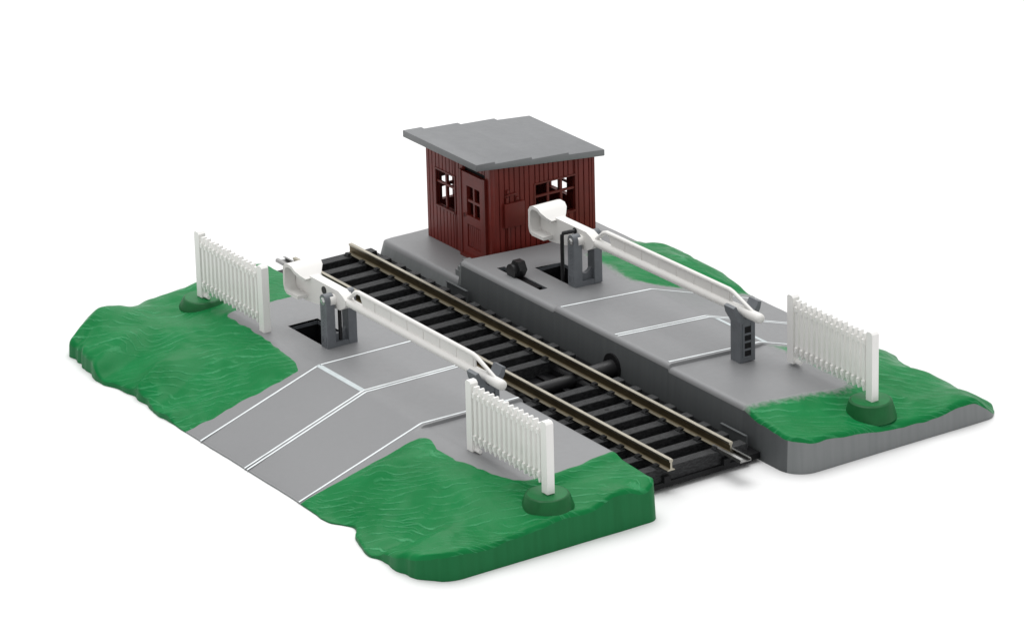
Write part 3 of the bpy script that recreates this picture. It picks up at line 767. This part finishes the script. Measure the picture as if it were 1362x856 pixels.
# ------------------------------------------------------------------ barriers
def make_barrier(loc, rz, label, rod):
    t = thing('crossing_barrier', label, 'barrier', loc, rz, 'white lifting barriers across the road')
    # dark U-shaped support
    bm = bmesh.new()
    for s in (-1, 1):
        ya, yb = (s*.43, s*.19) if s < 0 else (.19, .43)
        prof = [(-.15, 0), (.15, 0), (.145, 1.25)]
        for a in range(0, 181, 20): prof.append((.14*math.cos(math.radians(a)), 1.27+.14*math.sin(math.radians(a))))
        prof.append((-.145, 1.25)); prism(bm, prof, 'y', ya, yb)
    prism(bm, [(-.192, .0), (-.192, .42), (-.12, .33), (-.02, .29), (.02, .29), (.12, .33), (.192, .42), (.192, .0)], 'x', -.11, .02)
    box(bm, .02, .14, -.192, .192, .0, .13)
    sup = bm_obj('support', bm, M['dark_grey'], t, bevel=.014)
    bm = bmesh.new()   # raised square badge and ridges on the outer face
    yy = -.43
    for (a, b, c, d) in ((-.10, .10, .10, .118), (-.10, .10, .30, .318), (-.10, -.082, .118, .30), (.082, .10, .118, .30), (-.05, .05, .15, .165), (-.05, -.035, .165, .25)):
        box(bm, a, b, yy-.010, yy+.01, c, d)
    bm_obj('badge', bm, M['dark_grey'], sup, smooth=False); bm = bmesh.new()
    for k in range(7):
        z = .42+k*.10; box(bm, -.05+.01*(k % 2), .04+.012*((k*3) % 2), yy-.008, yy+.01, z, z+.03); box(bm, -.05, -.03, yy-.0085, yy+.01, z+.03, z+.065)
    bm_obj('raised_ridges', bm, M['dark_grey'], sup, smooth=False)
    # pivot boss + screw
    bm = bmesh.new(); tube(bm, [(.03, -.30, 1.23), (.03, .30, 1.23)], .145, 20); bm_obj('pivot_boss', bm, M['white'], t, angle=40)
    bm = bmesh.new(); tube(bm, [(0, -.475, 1.25), (0, -.44, 1.25)], [.055, .085], 18); tube(bm, [(0, -.442, 1.25), (0, -.425, 1.25)], .105, 18)
    box(bm, -.06, .06, -.482, -.474, 1.24, 1.26)
    bm_obj('pivot_screw', bm, M['screw'], t, angle=40)
    # arm: central web plate plus the counterweight shell
    bm = bmesh.new()
    arm = [(-1.76, .98), (-1.62, .84), (-1.35, .79), (-.80, .85), (-.3, .96), (.08, 1.00), (.30, 1.02), (.48, 1.12), (.56, 1.20), (.56, 1.34), (.44, 1.42), (.24, 1.50), (-1.10, 1.50), (-1.25, 1.46), (-1.76, 1.40)]
    prism(bm, arm, 'y', -.13, .13)
    armo = bm_obj('arm', bm, M['white'], t, bevel=.03, segs=2, angle=30)
    bm = bmesh.new()
    outer = [(-1.04, 1.46), (-1.16, 1.53), (-1.30, 1.64), (-1.44, 1.715), (-1.64, 1.73), (-1.79, 1.68), (-1.86, 1.58), (-1.87, 1.14), (-1.83, .99), (-1.72, .91), (-1.20, .915)]
    inner = [(-1.10, 1.38), (-1.21, 1.45), (-1.34, 1.56), (-1.46, 1.635), (-1.63, 1.645), (-1.73, 1.60), (-1.78, 1.54), (-1.79, 1.16), (-1.76, 1.05), (-1.69, 1.0), (-1.20, 1.0)]
    n = len(outer)
    for ya, yb in ((-.44, .42),):
        wa = [-.28, -.36] + [ya]*(n-2); wb = [.14, .26, .38] + [yb]*(n-3)      # necks in towards the arm
        O0 = [bm.verts.new((a, w_, b)) for (a, b), w_ in zip(outer, wa)]; O1 = [bm.verts.new((a, w_, b)) for (a, b), w_ in zip(outer, wb)]
        I0 = [bm.verts.new((a, w_, b)) for (a, b), w_ in zip(inner, wa)]; I1 = [bm.verts.new((a, w_, b)) for (a, b), w_ in zip(inner, wb)]
        for i in range(n-1):
            bm.faces.new((O0[i], O0[i+1], O1[i+1], O1[i])); bm.faces.new((I0[i+1], I0[i], I1[i], I1[i+1]))
            bm.faces.new((I0[i], I0[i+1], O0[i+1], O0[i])); bm.faces.new((O1[i], O1[i+1], I1[i+1], I1[i]))
        for i in (0, n-1): bm.faces.new((O0[i], O1[i], I1[i], I0[i]))
    bm_obj('counterweight', bm, M['white'], t, bevel=.02, segs=2, angle=50)
    bm = bmesh.new(); prism(bm, [(-1.81, 1.60), (-1.81, 1.05), (-1.10, 1.0), (-1.15, 1.40), (-1.42, 1.63)], 'y', .08, .27); bm_obj('weight_core', bm, M['white'], t, bevel=.02)
    # boom: round lower tube, upper rail, thin ribbed web
    zt = 1.27; R = .115; tip = 7.34
    bm = bmesh.new()
    path = [(.42, 0, zt), (.9, 0, zt), (3.5, 0, zt), (6.2, 0, zt), (6.6, 0, zt), (tip-.12, 0, zt)]
    tube(bm, path+[(tip-.06, 0, zt), (tip-.02, 0, zt), (tip, 0, zt)], [R]*4+[R*1.08, R*1.12, R*1.02, R*.75, R*.3], 18)
    bt = bm_obj('boom', bm, M['white'], t, angle=50)
    bm = bmesh.new()
    tube(bm, [(.46, 0, 1.33), (.66, 0, 1.47), (.84, 0, 1.62), (.98, 0, 1.665), (1.2, 0, 1.665), (6.05, 0, 1.665), (6.2, 0, 1.64), (7.06, 0, 1.33)], [.05, .052, .055, .058, .058, .058, .055, .045], 12)
    bm_obj('top_rail', bm, M['white'], bt, angle=50)
    bm = bmesh.new(); prism(bm, [(1.22, 1.28), (6.16, 1.28), (6.14, 1.66), (1.05, 1.66), (1.16, 1.45)], 'y', -.022, .022)
    for k in range(7):
        x = 1.75+k*.72; box(bm, x-.012, x+.012, -.036, .036, 1.36, 1.63)
    bm_obj('web_panel', bm, M['white'], bt, smooth=False)
    # black lifting wire
    bm = bmesh.new()
    if rod == 0:
        tube(bm, [(.02, .02, -.7), (.02, .02, 1.0)], .05, 8); tube(bm, [(-.42, -.150, 1.33), (-.42, -.125, 1.33)], .10, 14); tube(bm, [(-.46, -.24, 1.15), (-.40, -.18, 1.17)], .02, 6)
    else:
        tube(bm, [(-.50, -.35, -.6), (-.50, -.35, 1.26), (-.47, -.34, 1.31), (-.24, -.24, 1.40), (-.22, -.12, 1.40)], .052, 8); tube(bm, [(-.23, -.150, 1.40), (-.23, -.125, 1.40)], .085, 14)
    bm_obj('lift_rod', bm, M['black'], t)
    return t
BL = (-1.87, -3.57, 1.145); BR = (-1.73, 3.73, 1.085)
make_barrier(BL, 0, 'white crossing barrier on the left side, lowered between the near fence and the track', 0)
make_barrier(BR, math.radians(.9), 'white crossing barrier in front of the brown hut, lowered over the right road', 1)

def rest(loc, label):
    bm = bmesh.new(); hx = .19
    # Y shape in the y-z plane
    prism(bm, [(-.23, 0), (.23, 0), (.23, 1.02), (.39, 1.30), (.425, 1.47), (.335, 1.50), (.26, 1.35), (.07, 1.13), (-.07, 1.13), (-.26, 1.35), (-.335, 1.50), (-.425, 1.47), (-.39, 1.30), (-.23, 1.02)], 'x', -hx, hx)
    o = bm_obj('barrier_rest', bm, M['dark_grey'], None, bevel=.018, angle=30)
    o.location = loc; tag(o, label, 'barrier rest', 'dark grey forked rests under the barrier tips')
    bm = bmesh.new()
    for k in range(4):
        z = .155+k*.20; box(bm, hx-.002, hx+.004, -.10, .10, z, z+.165)
    bm_obj('rung_recess', bm, M['pit'], o, smooth=False)
    bm = bmesh.new()
    for a, b, c, d in ((-.15, -.10, .12, 1.0), (.10, .15, .12, 1.0)): box(bm, hx, hx+.02, a, b, c, d)
    for k in range(4):
        z = .10+k*.20; box(bm, hx, hx+.012, -.10, .10, z, z+.05)
    bm_obj('rung', bm, M['dark_grey'], o, smooth=False)
rest((4.72, -3.57, 1.145), 'dark grey forked rest holding the tip of the left barrier behind the near fence')
rest((4.80, 3.86, 1.065), 'dark grey forked rest post holding the tip of the right barrier, slots on its face')

# ------------------------------------------------------------------ control knob in its slot
kn = thing('control_lever', 'black hexagonal control lever knob in a slot on the right platform', 'lever', (-3.1, 2.58, 1.1))
bm = bmesh.new()
hexp = [(+.235*math.cos(math.radians(a)), .26+.235*math.sin(math.radians(a))) for a in range(0, 360, 60)]
prism(bm, hexp, 'y', -.08, .14); bm_obj('knob', bm, M['black'], kn, bevel=.02)
bm = bmesh.new(); tube(bm, [(-.07, -.18, .18), (-.07, -.08, .18)], .20, 18); bm_obj('knob_flange', bm, M['black'], kn, angle=40)
bm = bmesh.new(); box(bm, -.5, .95, -.09, .09, -.10, .02); bm_obj('slider', bm, M['bed'], kn, bevel=.01)

# ------------------------------------------------------------------ light
w = bpy.data.worlds.new('World'); SC.world = w; w.use_nodes = True
bg = w.node_tree.nodes['Background']; bg.inputs['Color'].default_value = (1, 1, 1, 1); bg.inputs['Strength'].default_value = .70
def area(name, loc, target, size, power, col=(1, 1, 1)):
    l = bpy.data.lights.new(name, 'AREA'); l.shape = 'DISK'; l.size = size; l.energy = power; l.color = col
    o = bpy.data.objects.new(name, l); COL.objects.link(o); o.location = loc
    o.rotation_euler = (Vector(target)-Vector(loc)).to_track_quat('-Z', 'Y').to_euler()
    return o
area('softbox_overhead', (-30, 12, 150), (0, 0, 0), 150, 212000)
area('softbox_back', (-110, 60, 80), (0, 0, 0), 70, 16000)

# ------------------------------------------------------------------ camera
cd = bpy.data.cameras.new('Camera'); cam = bpy.data.objects.new('Camera', cd); COL.objects.link(cam)
cd.sensor_fit = 'HORIZONTAL'; cd.sensor_width = 36; cd.lens = 154.778; cd.clip_start = 1; cd.clip_end = 2000
r = Vector((0.5591082229, 0.8287674430, -0.0232920677)); u = Vector((-0.2907587234, 0.2223078056, 0.9306119515)); b = Vector((0.7764388964, -0.5135404220, 0.3652654859))
cam.matrix_world = Matrix(((r.x, u.x, b.x, 84.7799201), (r.y, u.y, b.y, -55.7643467), (r.z, u.z, b.z, 41.2744011), (0, 0, 0, 1)))
SC.camera = cam
SC.view_settings.view_transform = 'Standard'; SC.view_settings.look = 'None'; SC.view_settings.exposure = 0; SC.view_settings.gamma = 1
